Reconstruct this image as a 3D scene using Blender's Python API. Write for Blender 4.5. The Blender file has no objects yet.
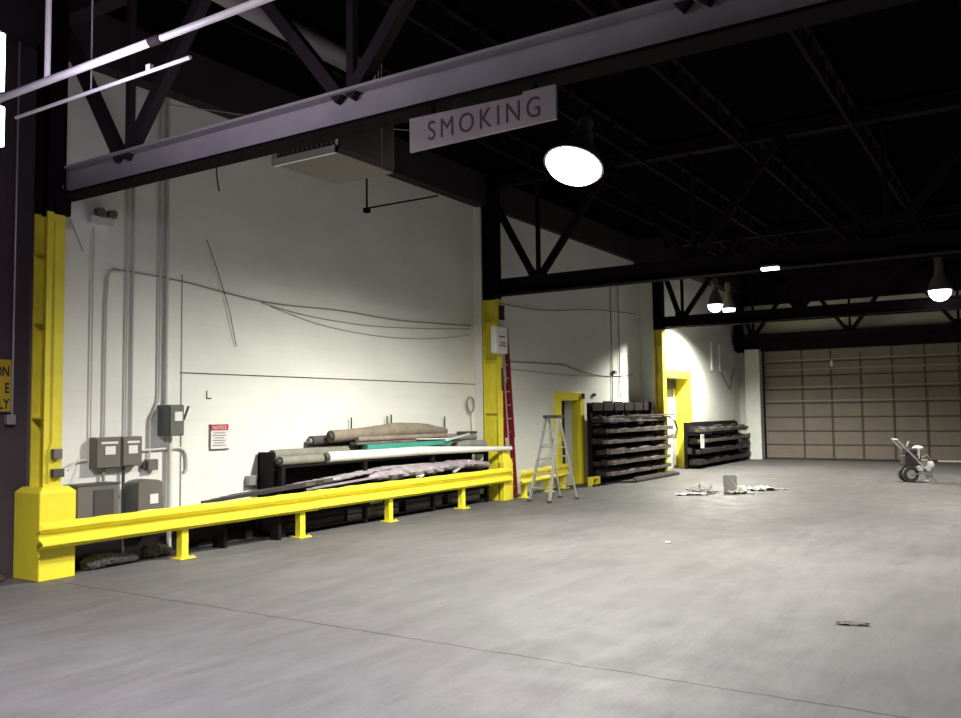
import bpy, bmesh, math, random
from mathutils import Vector, Matrix, Euler
random.seed(7)
sc = bpy.context.scene
COL = sc.collection
PI = math.pi

# ------------------------------------------------------------------ camera
cam_d = bpy.data.cameras.new('camera'); cam = bpy.data.objects.new('camera', cam_d); COL.objects.link(cam)
cam_d.sensor_width = 36.0; cam_d.lens = 867.0 / 961.0 * 36.0
cam_d.clip_start = 0.05; cam_d.clip_end = 200
R = Vector((0.53671, -0.84367, -0.01274)); U = Vector((-0.04613, -0.04441, 0.99795)); F = Vector((0.8425, 0.53502, 0.06275))
cam.matrix_world = Matrix(((R.x, U.x, -F.x, 0), (R.y, U.y, -F.y, 0), (R.z, U.z, -F.z, 1.9), (0, 0, 0, 1)))
sc.camera = cam

# ------------------------------------------------------------------ world, exposure
w = bpy.data.worlds.new('night'); sc.world = w; w.use_nodes = True
w.node_tree.nodes['Background'].inputs[0].default_value = (0.02, 0.018, 0.026, 1)
w.node_tree.nodes['Background'].inputs[1].default_value = 0.3
sc.view_settings.view_transform = 'Standard'; sc.view_settings.look = 'None'
sc.view_settings.gamma = 1; sc.view_settings.exposure = 0.0
sc.view_settings.use_curve_mapping = False
WARM = (1.0, 0.96, 0.86)
# (x, y, z, watts, cone degrees, blend, colour) : one light inside each high bay lamp
LAMPS = [
    (11.3, 5.52, 5.50, 4200, 164, 0.85, (1.0, 0.98, 0.88)),
    (26.9, 8.30, 5.22, 3600, 156, 0.5, (1.0, 0.98, 0.86)),
    (28.2, 8.25, 5.22, 300, 120, 0.4, (1.0, 0.98, 0.86)),
    (25.0, 1.88, 4.90, 1200, 145, 0.6, (1.0, 0.94, 0.82)),
    (3.3, 4.6, 5.50, 2500, 156, 0.8, (0.97, 0.92, 1.0)),
    (12.0, -2.2, 5.45, 1600, 162, 0.7, (1.0, 0.95, 0.92)),
    (17.5, -2.3, 5.45, 1900, 164, 0.6, (1.0, 0.95, 0.88)),
    (-3.0, 5.5, 5.45, 400, 140, 0.8, (0.93, 0.88, 1.0)),
]

# ------------------------------------------------------------------ materials
def mat(name, col, rough=0.6, metal=0.0, spec=0.3, noise=0.0, scale=3.0, bump=0.0, emit=None, estr=0.0, alpha=None, coat=0.0):
    m = bpy.data.materials.new(name); m.use_nodes = True
    nt = m.node_tree; b = nt.nodes['Principled BSDF']
    b.inputs['Base Color'].default_value = (*col, 1); b.inputs['Roughness'].default_value = rough
    b.inputs['Metallic'].default_value = metal; b.inputs['Specular IOR Level'].default_value = spec
    b.inputs['Coat Weight'].default_value = coat
    if emit: b.inputs['Emission Color'].default_value = (*emit, 1); b.inputs['Emission Strength'].default_value = estr
    if alpha is not None: b.inputs['Alpha'].default_value = alpha
    if noise or bump:
        tc = nt.nodes.new('ShaderNodeTexCoord'); n = nt.nodes.new('ShaderNodeTexNoise')
        n.inputs['Scale'].default_value = scale; n.inputs['Detail'].default_value = 6; n.inputs['Roughness'].default_value = 0.6
        nt.links.new(tc.outputs['Object'], n.inputs['Vector'])
        if noise:
            r = nt.nodes.new('ShaderNodeMapRange'); r.inputs[1].default_value = 0.3; r.inputs[2].default_value = 0.7
            r.inputs[3].default_value = 1 - noise; r.inputs[4].default_value = 1 + noise
            mx = nt.nodes.new('ShaderNodeVectorMath'); mx.operation = 'SCALE'; mx.inputs[0].default_value = col
            nt.links.new(n.outputs['Fac'], r.inputs[0]); nt.links.new(r.outputs[0], mx.inputs['Scale'])
            nt.links.new(mx.outputs[0], b.inputs['Base Color'])
        if bump:
            bp = nt.nodes.new('ShaderNodeBump'); bp.inputs['Strength'].default_value = bump; bp.inputs['Distance'].default_value = 0.02
            nt.links.new(n.outputs['Fac'], bp.inputs['Height']); nt.links.new(bp.outputs[0], b.inputs['Normal'])
    return m

def floor_material():
    m = bpy.data.materials.new('worn_concrete'); m.use_nodes = True; nt = m.node_tree; L = nt.links.new
    b = nt.nodes['Principled BSDF']; b.inputs['Specular IOR Level'].default_value = 0.35
    geo = nt.nodes.new('ShaderNodeNewGeometry')
    def noise(scale, detail=6, vs=None, dist=0.0):
        n = nt.nodes.new('ShaderNodeTexNoise'); n.inputs['Scale'].default_value = scale; n.inputs['Detail'].default_value = detail
        n.inputs['Distortion'].default_value = dist
        if vs:
            mp = nt.nodes.new('ShaderNodeMapping'); mp.inputs['Scale'].default_value = vs; mp.inputs['Rotation'].default_value = (0, 0, 0.3)
            L(geo.outputs['Position'], mp.inputs[0]); L(mp.outputs[0], n.inputs['Vector'])
        else: L(geo.outputs['Position'], n.inputs['Vector'])
        return n
    def rng(src, a, b_, c, d):
        r = nt.nodes.new('ShaderNodeMapRange'); r.inputs[1].default_value = a; r.inputs[2].default_value = b_
        r.inputs[3].default_value = c; r.inputs[4].default_value = d; L(src, r.inputs[0]); return r.outputs[0]
    def mul(a, b_):
        r = nt.nodes.new('ShaderNodeMath'); r.operation = 'MULTIPLY'; L(a, r.inputs[0]); L(b_, r.inputs[1]); return r.outputs[0]
    f = mul(rng(noise(0.45).outputs['Fac'], 0.3, 0.7, 0.84, 1.14), rng(noise(1.0, 8, (0.7, 3.0, 1), 1.2).outputs['Fac'], 0.35, 0.75, 1.12, 0.84))
    f = mul(f, rng(noise(1.0, 9, (1.2, 9.0, 1), 2.5).outputs['Fac'], 0.4, 0.7, 1.04, 0.92))
    f = mul(f, rng(noise(30, 4).outputs['Fac'], 0.3, 0.7, 0.93, 1.06))
    # saw-cut joint running across the bay at x = 6
    sp = nt.nodes.new('ShaderNodeSeparateXYZ'); L(geo.outputs['Position'], sp.inputs[0])
    wob = rng(noise(2.5).outputs['Fac'], 0, 1, -0.05, 0.05)
    ad = nt.nodes.new('ShaderNodeMath'); ad.operation = 'ADD'; L(sp.outputs[0], ad.inputs[0]); L(wob, ad.inputs[1])
    sb = nt.nodes.new('ShaderNodeMath'); sb.operation = 'SUBTRACT'; L(ad.outputs[0], sb.inputs[0]); sb.inputs[1].default_value = 6.0
    ab = nt.nodes.new('ShaderNodeMath'); ab.operation = 'ABSOLUTE'; L(sb.outputs[0], ab.inputs[0])
    joint = rng(ab.outputs[0], 0.006, 0.016, 0.28, 1.0)
    f = mul(f, joint)
    sc_ = nt.nodes.new('ShaderNodeVectorMath'); sc_.operation = 'SCALE'; sc_.inputs[0].default_value = (0.104, 0.101, 0.102)
    L(f, sc_.inputs['Scale']); L(sc_.outputs[0], b.inputs['Base Color'])
    L(rng(noise(2.2).outputs['Fac'], 0.3, 0.7, 0.55, 0.72), b.inputs['Roughness'])
    bp = nt.nodes.new('ShaderNodeBump'); bp.inputs['Strength'].default_value = 0.15; bp.inputs['Distance'].default_value = 0.01
    L(noise(14).outputs['Fac'], bp.inputs['Height']); L(bp.outputs[0], b.inputs['Normal'])
    return m

def block_material(name, col, axis='X'):
    """painted concrete block: faint joints as bump and grime, long soft stains"""
    m = bpy.data.materials.new(name); m.use_nodes = True; nt = m.node_tree; L = nt.links.new
    b = nt.nodes['Principled BSDF']; b.inputs['Roughness'].default_value = 0.42; b.inputs['Specular IOR Level'].default_value = 0.4
    geo = nt.nodes.new('ShaderNodeNewGeometry'); sp = nt.nodes.new('ShaderNodeSeparateXYZ'); L(geo.outputs['Position'], sp.inputs[0])
    cb = nt.nodes.new('ShaderNodeCombineXYZ'); L(sp.outputs[0 if axis == 'X' else 1], cb.inputs[0]); L(sp.outputs[2], cb.inputs[1])
    br = nt.nodes.new('ShaderNodeTexBrick'); br.inputs['Scale'].default_value = 1.0
    br.inputs['Brick Width'].default_value = 0.41; br.inputs['Row Height'].default_value = 0.205
    br.inputs['Mortar Size'].default_value = 0.008; br.inputs['Mortar Smooth'].default_value = 0.4
    br.inputs['Color1'].default_value = (1, 1, 1, 1); br.inputs['Color2'].default_value = (0.99, 0.99, 0.99, 1); br.inputs['Mortar'].default_value = (0.965, 0.965, 0.96, 1)
    L(cb.outputs[0], br.inputs['Vector'])
    n = nt.nodes.new('ShaderNodeTexNoise'); n.inputs['Scale'].default_value = 0.6; n.inputs['Detail'].default_value = 7
    mp = nt.nodes.new('ShaderNodeMapping'); mp.inputs['Scale'].default_value = (1, 1.8, 1); L(cb.outputs[0], mp.inputs[0]); L(mp.outputs[0], n.inputs['Vector'])
    r = nt.nodes.new('ShaderNodeMapRange'); r.inputs[1].default_value = 0.3; r.inputs[2].default_value = 0.7; r.inputs[3].default_value = 0.92; r.inputs[4].default_value = 1.03
    L(n.outputs['Fac'], r.inputs[0])
    s1 = nt.nodes.new('ShaderNodeVectorMath'); s1.operation = 'SCALE'; s1.inputs[0].default_value = col; L(r.outputs[0], s1.inputs['Scale'])
    s2 = nt.nodes.new('ShaderNodeVectorMath'); s2.operation = 'MULTIPLY'; L(s1.outputs[0], s2.inputs[0]); L(br.outputs['Color'], s2.inputs[1])
    L(s2.outputs[0], b.inputs['Base Color'])
    bp = nt.nodes.new('ShaderNodeBump'); bp.inputs['Strength'].default_value = 0.12; bp.inputs['Distance'].default_value = 0.006; bp.invert = True
    L(br.outputs['Fac'], bp.inputs['Height']); L(bp.outputs[0], b.inputs['Normal'])
    return m

M = dict(
    floor=floor_material(),
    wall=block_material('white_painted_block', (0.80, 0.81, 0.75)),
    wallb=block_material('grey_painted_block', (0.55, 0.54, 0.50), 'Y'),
    pier=mat('pier_paint', (0.62, 0.63, 0.60), 0.6, noise=0.05),
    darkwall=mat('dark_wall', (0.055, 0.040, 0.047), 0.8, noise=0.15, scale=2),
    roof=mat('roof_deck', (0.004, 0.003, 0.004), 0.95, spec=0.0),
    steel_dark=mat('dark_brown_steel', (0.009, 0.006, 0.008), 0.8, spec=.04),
    steel_brown=mat('brown_steel', (0.04, 0.031, 0.036), 0.7, spec=.05, noise=0.1),
    steel_lit=mat('lit_brown_steel', (0.42, 0.40, 0.41), 0.6, noise=0.12, scale=2),  # brown truss paint with lamp light and glare put into the colour
    duct=mat('duct_grey', (0.24, 0.21, 0.22), 0.6, noise=0.1),
    yellow=mat('safety_yellow', (0.84, 0.73, 0.045), 0.42, noise=0.06, scale=2.5),
    yellow_old_shaded=mat('safety_yellow_worn_shaded', (0.70, 0.61, 0.045), 0.5, noise=0.12, scale=3),
    scuff=mat('scuff', (0.06, 0.05, 0.02), 0.7),
    box_grey=mat('enclosure_grey', (0.15, 0.14, 0.122), 0.5, noise=0.06),
    box_dark=mat('enclosure_dark', (0.075, 0.07, 0.062), 0.5),
    box_green=mat('enclosure_green_grey', (0.12, 0.135, 0.12), 0.5),
    label=mat('paper_label', (0.75, 0.74, 0.70), 0.6),
    conduit=mat('painted_conduit', (0.58, 0.58, 0.54), 0.45),
    conduit_grey=mat('grey_conduit', (0.30, 0.30, 0.29), 0.4, metal=0.3),
    cable=mat('dark_cable', (0.05, 0.045, 0.045), 0.6),
    cable_grey=mat('grey_cable', (0.28, 0.28, 0.27), 0.6),
    whitepipe=mat('white_pipe', (0.8, 0.78, 0.8), 0.35),
    rack=mat('rack_black', (0.012, 0.009, 0.010), 0.8, spec=.1),
    mesh_panel=mat('rack_panel', (0.020, 0.015, 0.016), 0.85, spec=.1, noise=0.3, scale=4),
    roll_tan=mat('tan_roll', (0.22, 0.185, 0.14), 0.75, noise=0.2, scale=5, bump=0.3),
    roll_olive=mat('olive_roll', (0.20, 0.195, 0.155), 0.7, noise=0.15, scale=5, bump=0.2),
    roll_grey=mat('grey_green_roll', (0.23, 0.24, 0.21), 0.7, noise=0.2, scale=4, bump=0.3),
    roll_dark=mat('dark_tube', (0.07, 0.065, 0.06), 0.6),
    white_plastic=mat('white_plastic', (0.72, 0.72, 0.68), 0.35),
    teal=mat('teal_sheet', (0.05, 0.27, 0.20), 0.5, noise=0.1),
    lilac=mat('crumpled_plastic', (0.33, 0.29, 0.315), 0.35, noise=0.25, scale=6, bump=0.4),
    plank_dark=mat('dark_plank', (0.035, 0.030, 0.031), 0.55, noise=0.3, scale=3),
    plank_grey=mat('grey_plank', (0.155, 0.13, 0.125), 0.5, noise=0.4, scale=4, bump=0.4),
    plank_green=mat('green_grey_plank', (0.085, 0.085, 0.07), 0.6, noise=0.3, scale=4),
    red=mat('red_fibreglass', (0.20, 0.014, 0.02), 0.45, noise=0.08),
    alu=mat('aluminium', (0.50, 0.51, 0.50), 0.38, metal=0.55),
    alu_dark=mat('dull_plastic', (0.06, 0.06, 0.06), 0.6),
    door_tan=mat('tan_door_panel', (0.175, 0.148, 0.125), 0.6, noise=0.07, scale=1.5),
    door_rib=mat('door_stile', (0.07, 0.056, 0.05), 0.6),
    door_strut=mat('galvanised_strut', (0.26, 0.235, 0.21), 0.45, metal=0.2),
    red_sign=mat('sign_red', (0.42, 0.03, 0.05), 0.5),
    white_sign=mat('sign_white', (0.72, 0.70, 0.66), 0.5),
    black=mat('black_ink', (0.02, 0.018, 0.02), 0.6),
    yellow_sign=mat('sign_yellow', (0.42, 0.29, 0.02), 0.5),
    smoke_board=mat('smoking_board', (0.42, 0.37, 0.37), 0.6, noise=0.15, scale=2),
    smoke_ink=mat('faded_red_ink', (0.13, 0.06, 0.07), 0.6),
    heater=mat('heater_brown', (0.045, 0.028, 0.028), 0.5, noise=0.1),
    heater_tan=mat('heater_underside', (0.15, 0.135, 0.12), 0.6),
    heater_trim=mat('heater_trim', (0.8, 0.76, 0.78), 0.5),
    lens=mat('lamp_glass', (1, 1, 1), 0.3, emit=(1.0, 0.99, 0.93), estr=7),
    lens_soft=mat('lamp_glass_soft', (1, 1, 1), 0.3, emit=(1.0, 0.98, 0.90), estr=5),
    tube=mat('tube_glass', (1, 1, 1), 0.3, emit=(0.90, 0.84, 1.0), estr=6),
    reflector=mat('reflector', (0.5, 0.5, 0.5), 0.35, metal=0.6),
    lamp_body=mat('lamp_housing', (0.09, 0.085, 0.09), 0.5),
    galvan=mat('galvanised_bucket', (0.26, 0.26, 0.25), 0.45, metal=0.3, noise=0.1),
    debris=mat('pale_sheet', (0.58, 0.57, 0.52), 0.4, noise=0.15, scale=8),
    debris_grey=mat('grey_bag', (0.14, 0.135, 0.125), 0.4, noise=0.2, scale=8),
    chrome=mat('chrome', (0.75, 0.73, 0.70), 0.22, metal=0.8),
    cart_dark=mat('cart_dark', (0.05, 0.045, 0.045), 0.5),
    rubber=mat('rubber', (0.05, 0.047, 0.045), 0.7),
    cart_white=mat('cart_white', (0.68, 0.66, 0.62), 0.4),
    rust=mat('dark_iron', (0.11, 0.085, 0.07), 0.7, noise=0.2, scale=10),
)

# ------------------------------------------------------------------ mesh helpers
class MB:
    def __init__(s): s.v = []; s.f = []
    def add(s, vs, fs):
        n = len(s.v); s.v += [Vector(v) for v in vs]; s.f += [tuple(n + i for i in f) for f in fs]; return s
    def box(s, x0, x1, y0, y1, z0, z1):
        return s.add([(x0,y0,z0),(x1,y0,z0),(x1,y1,z0),(x0,y1,z0),(x0,y0,z1),(x1,y0,z1),(x1,y1,z1),(x0,y1,z1)],
                     [(0,3,2,1),(4,5,6,7),(0,1,5,4),(1,2,6,5),(2,3,7,6),(3,0,4,7)])
    def bar(s, p, q, w, h, up=(0,0,1)):
        p = Vector(p); q = Vector(q); d = (q-p).normalized(); u = Vector(up)
        if abs(d.dot(u)) > 0.98: u = Vector((1,0,0))
        a = d.cross(u).normalized(); b = a.cross(d).normalized()
        vs = [c + a*sa*w/2 + b*sb*h/2 for c in (p, q) for sa, sb in ((-1,-1),(1,-1),(1,1),(-1,1))]
        return s.add(vs, [(0,1,2,3),(7,6,5,4),(0,4,5,1),(1,5,6,2),(2,6,7,3),(3,7,4,0)])
    def tube(s, pts, r, n=10, cap=True):
        pts = [Vector(p) for p in pts]; rs = r if isinstance(r, (list, tuple)) else [r]*len(pts)
        ref = None; rings = []
        for i, p in enumerate(pts):
            d = (pts[min(i+1, len(pts)-1)] - pts[max(i-1, 0)]).normalized()
            if ref is None: ref = Vector((0,0,1)) if abs(d.z) < 0.9 else Vector((1,0,0))
            a = d.cross(ref).normalized(); b = a.cross(d).normalized(); ref = b
            rings.append([p + (a*math.cos(2*PI*k/n) + b*math.sin(2*PI*k/n))*rs[i] for k in range(n)])
        vs = [v for ring in rings for v in ring]; fs = []
        for i in range(len(pts)-1):
            for k in range(n):
                k2 = (k+1) % n; fs.append((i*n+k, i*n+k2, (i+1)*n+k2, (i+1)*n+k))
        if cap: fs += [tuple(range(n))[::-1], tuple((len(pts)-1)*n + k for k in range(n))]
        return s.add(vs, fs)
    def lathe(s, prof, c=(0,0,0), n=24, mtx=None):
        vs = []; fs = []
        for r, z in prof:
            for k in range(n):
                v = Vector((r*math.cos(2*PI*k/n), r*math.sin(2*PI*k/n), z))
                if mtx: v = mtx @ v
                vs.append(v + Vector(c))
        for i in range(len(prof)-1):
            for k in range(n):
                k2 = (k+1) % n; fs.append((i*n+k, i*n+k2, (i+1)*n+k2, (i+1)*n+k))
        fs += [tuple(range(n))[::-1], tuple((len(prof)-1)*n + k for k in range(n))]
        return s.add(vs, fs)
    def prism(s, poly, a, axis, t):
        """poly = list of 2D points; extruded along axis from a to a+t. axis 'Y': poly is (x,z); 'X': (y,z); 'Z': (x,y)"""
        def P3(p, h): return {'Y': (p[0], h, p[1]), 'X': (h, p[0], p[1]), 'Z': (p[0], p[1], h)}[axis]
        n = len(poly); vs = [P3(p, a) for p in poly] + [P3(p, a+t) for p in poly]
        fs = [tuple(range(n)), tuple(range(2*n-1, n-1, -1))] + [(i, i+n, (i+1) % n + n, (i+1) % n) for i in range(n)]
        return s.add(vs, fs)
    def build(s, name, m, parent=None, world=True, smooth=False, bevel=0.0, solid=0.0, sub=0):
        off = Vector((0,0,0))
        if parent is not None:
            if world: off = origin_of(parent)
        else:
            xs = [v.x for v in s.v]; ys = [v.y for v in s.v]; zs = [v.z for v in s.v]
            off = Vector(((min(xs)+max(xs))/2, (min(ys)+max(ys))/2, min(zs)))
        me = bpy.data.meshes.new(name); me.from_pydata([v-off for v in s.v], [], s.f)
        bm = bmesh.new(); bm.from_mesh(me); bmesh.ops.recalc_face_normals(bm, faces=bm.faces); bm.to_mesh(me); bm.free()
        me.materials.append(M[m] if isinstance(m, str) else m)
        if smooth:
            for p in me.polygons: p.use_smooth = True
        o = bpy.data.objects.new(name, me); COL.objects.link(o)
        if parent is None: o.location = off
        else: o.parent = parent; o['_w'] = 0; del o['_w']
        if smooth and not sub:
            es = o.modifiers.new('edge', 'EDGE_SPLIT'); es.split_angle = math.radians(40)
        if solid: q = o.modifiers.new('solid', 'SOLIDIFY'); q.thickness = solid
        if sub: q = o.modifiers.new('sub', 'SUBSURF'); q.levels = sub; q.render_levels = sub
        if bevel: q = o.modifiers.new('bevel', 'BEVEL'); q.width = bevel; q.segments = 2; q.limit_method = 'ANGLE'
        return o
def origin_of(o):
    v = Vector(o.location)
    while o.parent: o = o.parent; v += Vector(o.location)
    return v
def tag(o, label, cat, group=None):
    o['label'] = label; o['category'] = cat
    if group: o['group'] = group
    return o
def thing(name, label, cat, loc, rz=0, group=None):
    o = bpy.data.objects.new(name, None); COL.objects.link(o); o.location = loc; o.rotation_euler = (0,0,rz)
    o.empty_display_size = 0.2
    return tag(o, label, cat, group)
def struct(name, mb, m, **k):
    o = mb.build(name, m, **k); o['kind'] = 'structure'; return o
def struct_empty(name, loc):
    o = bpy.data.objects.new(name, None); COL.objects.link(o); o.location = loc; o['kind'] = 'structure'; return o
def copy_tree(o, parent=None):
    c = o.copy(); COL.objects.link(c)
    if parent: c.parent = parent
    for ch in list(o.children): copy_tree(ch, c)
    return c
def text(name, body, size, loc, x_dir, up_dir, m, parent, xscale=1.0, thick=0.003, align='LEFT', bold=0.0, local=False, space=1.0):
    cu = bpy.data.curves.new('t', 'FONT'); cu.body = body; cu.size = size; cu.extrude = thick; cu.align_x = align; cu.offset = bold; cu.space_character = space
    o = bpy.data.objects.new('t', cu); COL.objects.link(o)
    dg = bpy.context.evaluated_depsgraph_get(); dg.update()
    me = bpy.data.meshes.new_from_object(o.evaluated_get(dg)); bpy.data.objects.remove(o)
    x = Vector(x_dir).normalized(); u = Vector(up_dir).normalized(); nrm = x.cross(u)
    off = Vector((0,0,0)) if local else origin_of(parent)
    for v in me.vertices:
        c = v.co; v.co = x*c.x*xscale + u*c.y + nrm*c.z + Vector(loc) - off
    me.materials.clear(); me.materials.append(M[m])
    me.name = name
    t = bpy.data.objects.new(name, me); COL.objects.link(t); t.parent = parent
    return t

# ================================================================== SETTING
struct('floor', MB().box(-8, 35.2, -14, 11.2, -0.2, 0), 'floor')
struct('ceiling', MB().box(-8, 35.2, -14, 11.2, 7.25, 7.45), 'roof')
struct('wall_left', MB().box(6.3, 16.3, 10.5, 10.9, 0, 7.25), 'wall')
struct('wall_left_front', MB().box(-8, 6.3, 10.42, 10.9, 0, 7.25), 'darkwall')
D1 = (19.96, 21.05, 2.22)
struct('wall_left_middle', MB().prism([(16.3,0),(D1[0],0),(D1[0],D1[2]),(D1[1],D1[2]),(D1[1],0),(25.6,0),(25.6,7.25),(16.3,7.25)], 10.3, 'Y', 0.4), 'wall')
D2 = (26.2, 28.42, 2.98)
struct('wall_left_back', MB().prism([(25.6,0),(D2[0],0),(D2[0],D2[2]),(D2[1],D2[2]),(D2[1],0),(34.6,0),(34.6,7.25),(25.6,7.25)], 9.8, 'Y', 0.5), 'wall')
DB = (-0.4, 8.84, 4.18)
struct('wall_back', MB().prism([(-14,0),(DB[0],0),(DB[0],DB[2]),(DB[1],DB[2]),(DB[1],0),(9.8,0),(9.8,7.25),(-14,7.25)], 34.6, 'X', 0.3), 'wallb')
struct('wall_right', MB().box(-8, 34.6, -14.3, -14, 0, 7.25), 'darkwall')
struct('wall_front', MB().box(-8.3, -8, -14, 10.42, 0, 7.25), 'darkwall')
struct('trim_1', MB().box(34.05, 34.6, 8.86, 9.42, 0, 4.25), 'pier', bevel=0.01)          # white pier beside the big door
struct('trim_2', MB().box(8.33, 16.28, 10.492, 10.502, 2.545, 2.56), 'cable')             # dark horizontal seam
struct('trim_3', MB().box(8.345, 8.362, 10.49, 10.502, 0.0, 4.0), 'conduit_grey')                # vertical joint
struct('trim_4', MB().box(-8, 25.2, 10.15, 10.42, 6.55, 7.25), 'steel_brown')             # eave beams on the wall heads
struct('trim_5', MB().box(34.35, 34.6, -14, 9.8, 4.17, 4.75), 'steel_dark')               # dark lintel over the big door
struct('trim_6', MB().box(34.3, 34.6, -14, 9.8, 6.0, 7.25), 'steel_dark')
struct('trim_7', MB().box(25.2, 34.3, 9.4, 10.3, 6.45, 7.25), 'steel_brown')
# door 1 : narrow man door in a yellow frame
d = struct_empty('door_1', (20.5, 10.3, 0))
fr = MB().prism([(19.68,0),(D1[0],0),(D1[0],D1[2]),(D1[1],D1[2]),(D1[1],0),(21.3,0),(21.3,2.44),(19.68,2.44)], 10.22, 'Y', 0.1)
fr.build('door_frame', 'yellow', d, bevel=0.008)
MB().prism([(D1[0],0),(D1[1],0),(D1[1],D1[2]),(D1[0],D1[2]),(D1[0],D1[2]-.02),(D1[1]-.02,D1[2]-.02),(D1[1]-.02,0.001),(D1[0],0.001)], 10.3, 'Y', 0.16).build('door_reveal', 'yellow_old_shaded', d)  # darker yellow paints in the shade on the reveal
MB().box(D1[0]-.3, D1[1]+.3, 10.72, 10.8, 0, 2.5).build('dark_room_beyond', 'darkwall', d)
leaf = MB().box(D1[0]+.02, D1[0]+.40, 10.47, 10.51, 0.01, 2.2).build('door_leaf', 'box_dark', d)
MB().box(D1[0]+.28, D1[0]+.34, 10.42, 10.47, 0.95, 1.1).build('door_handle', 'chrome', leaf)
MB().box(21.14, 21.2, 10.15, 10.22, 2.26, 2.4).build('door_closer', 'box_dark', d)
# door 2 : tall opening with deep yellow reveal
d = struct_empty('door_2', (27.3, 9.8, 0))
fr = MB().prism([(25.95,0),(D2[0],0),(D2[0],D2[2]),(D2[1],D2[2]),(D2[1],0),(28.6,0),(28.6,3.24),(25.95,3.24)], 9.72, 'Y', 0.1)
fr.build('door_frame', 'yellow', d, bevel=0.008)
MB().box(28.40, 28.425, 9.8, 10.25, 0, D2[2]).build('door_reveal', 'yellow', d)
MB().box(26.2, 28.4, 10.22, 10.27, 0, 2.62).build('door_leaf', 'pier', d)
MB().box(26.2, 28.4, 10.2, 10.27, 2.62, D2[2]).build('transom', 'box_dark', d)
MB().box(28.05, 28.1, 10.14, 10.2, 0.1, 2.75).build('door_track', 'chrome', d)
# big sectional door
d = struct_empty('door_3', (34.6, 4.2, 0))
ph = [0.0, 0.24, 0.80, 1.38, 2.02, 2.64, 3.22, 3.73, 4.24]
ph = [0.02, 0.54, 1.06, 1.59, 2.12, 2.65, 3.17, 3.69, 4.2]
cols = [DB[0], 0.7, 1.9, 3.19, 4.26, 5.33, 6.37, 7.41, DB[1]]
cols = [DB[0], 0.0, 1.06, 2.12, 3.19, 4.26, 5.33, 6.37, 7.41, DB[1]]
for i in range(8):
    p = MB()
    p.box(34.66, 34.72, DB[0], DB[1], ph[i]+.006, ph[i+1]-.006)
    zm = (ph[i]+ph[i+1])/2
    p.box(34.648, 34.66, DB[0]+.02, DB[1]-.02, zm-.02, zm+.01)
    q = p.build('door_section', 'door_tan', d)
    s = MB()
    for y in cols[1:-1]: s.box(34.628, 34.66, y-.035, y+.035, ph[i]+.01, ph[i+1]-.01)
    s.box(34.63, 34.66, DB[0], DB[1], ph[i]+.005, ph[i]+.045)
    s.build('section_stile', 'door_rib', q)
for z in (3.78, 3.42, 2.75, 2.22):
    MB().box(34.58, 34.63, DB[0]+.1, DB[1]-.05, z-.015, z+.03).build('strut', 'door_strut', d)
MB().box(34.52, 34.6, DB[1]-.02, DB[1]+.1, 0, 4.3).build('door_track', 'steel_dark', d)
MB().box(34.56, 34.6, 6.28, 6.36, 3.5, 3.72).build('lift_handle', 'cart_white', d)
MB().box(34.54, 34.6, 5.2, 5.34, 3.98, 4.4).build('operator_bracket', 'box_grey', d)
# light gap under the door at right, put in as a white strip
MB().box(34.5, 34.6, -0.3, 2.9, 0.0, 0.05).build('light_gap_strip', 'cart_white', d)

# ================================================================== COLUMNS
def column(x0, x1, y0, y1, ztop, label, guard=None, yel_top=4.5):
    t = thing('steel_column', label, 'column', ((x0+x1)/2, (y0+y1)/2, 0), 0)
    def H(za, zb, name, m):
        b = MB(); xm = (x0+x1)/2
        b.prism([(x0,y0),(x1,y0),(x1,y0+.025),(xm+.012,y0+.025),(xm+.012,y1-.025),(x1,y1-.025),(x1,y1),(x0,y1),(x0,y1-.025),(xm-.012,y1-.025),(xm-.012,y0+.025),(x0,y0+.025)], za, 'Z', zb-za)
        return b.build(name, m, t)
    H(0, yel_top, 'painted_shaft', 'yellow_old_shaded')
    H(yel_top, ztop, 'upper_shaft', 'steel_dark')
    for z in (1.9, 3.05, 3.9):
        if z < yel_top-.3: MB().box(x0, (x0+x1)/2, y0+.03, y1-.03, z, z+.02).build('stiffener', 'yellow_old_shaded', t)
    if guard:
        gx0, gx1, gy0, gy1, gz, tz, in_ = guard
        b = MB(); base = [(gx0,gy0),(gx1,gy0),(gx1,gy1),(gx0,gy1)]; top = [(gx0+in_,gy0+in_),(gx1-in_,gy0+in_),(gx1-in_,gy1-in_),(gx0+in_,gy1-in_)]
        vs = [(x,y,0) for x,y in base] + [(x,y,gz) for x,y in base] + [(x,y,tz) for x,y in top]
        fs = [(0,1,2,3),(8,9,10,11)] + [(i,(i+1)%4,(i+1)%4+4,i+4) for i in range(4)] + [(i+4,(i+1)%4+4,(i+1)%4+8,i+8) for i in range(4)]
        b.add(vs, fs).build('column_guard', 'yellow', t, bevel=0.012)
    return t
c1 = column(5.96, 6.19, 9.97, 10.26, 7.2, 'nearest yellow steel column with a tall boxed base, left edge of the hall', (5.86,6.32,9.86,10.4,1.03,1.09,.06), 4.42)
MB().box(6.04, 6.24, 9.94, 10.28, 4.40, 4.72).build('cap_plate', 'steel_dark', c1)
MB().tube([(6.06,9.96,4.3),(6.06,9.96,1.62),(6.02,9.96,1.5),(6.02,9.96,1.14)], .014, 8).build('side_conduit', 'yellow_old_shaded', c1, smooth=True)
b1 = MB().box(6.05, 6.16, 9.9, 9.98, 1.42, 1.54).build('switch_box', 'box_grey', c1, bevel=.006)
b2 = MB().box(6.05, 6.19, 9.9, 9.98, 1.2, 1.30).build('outlet_box', 'box_dark', c1, bevel=.006)
c2 = column(16.24, 16.43, 9.86, 10.24, 7.2, 'second yellow steel column with white sign and red ladder beside it', (16.24,16.62,9.74,10.26,.82,1.1,.09), 4.42)
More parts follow.
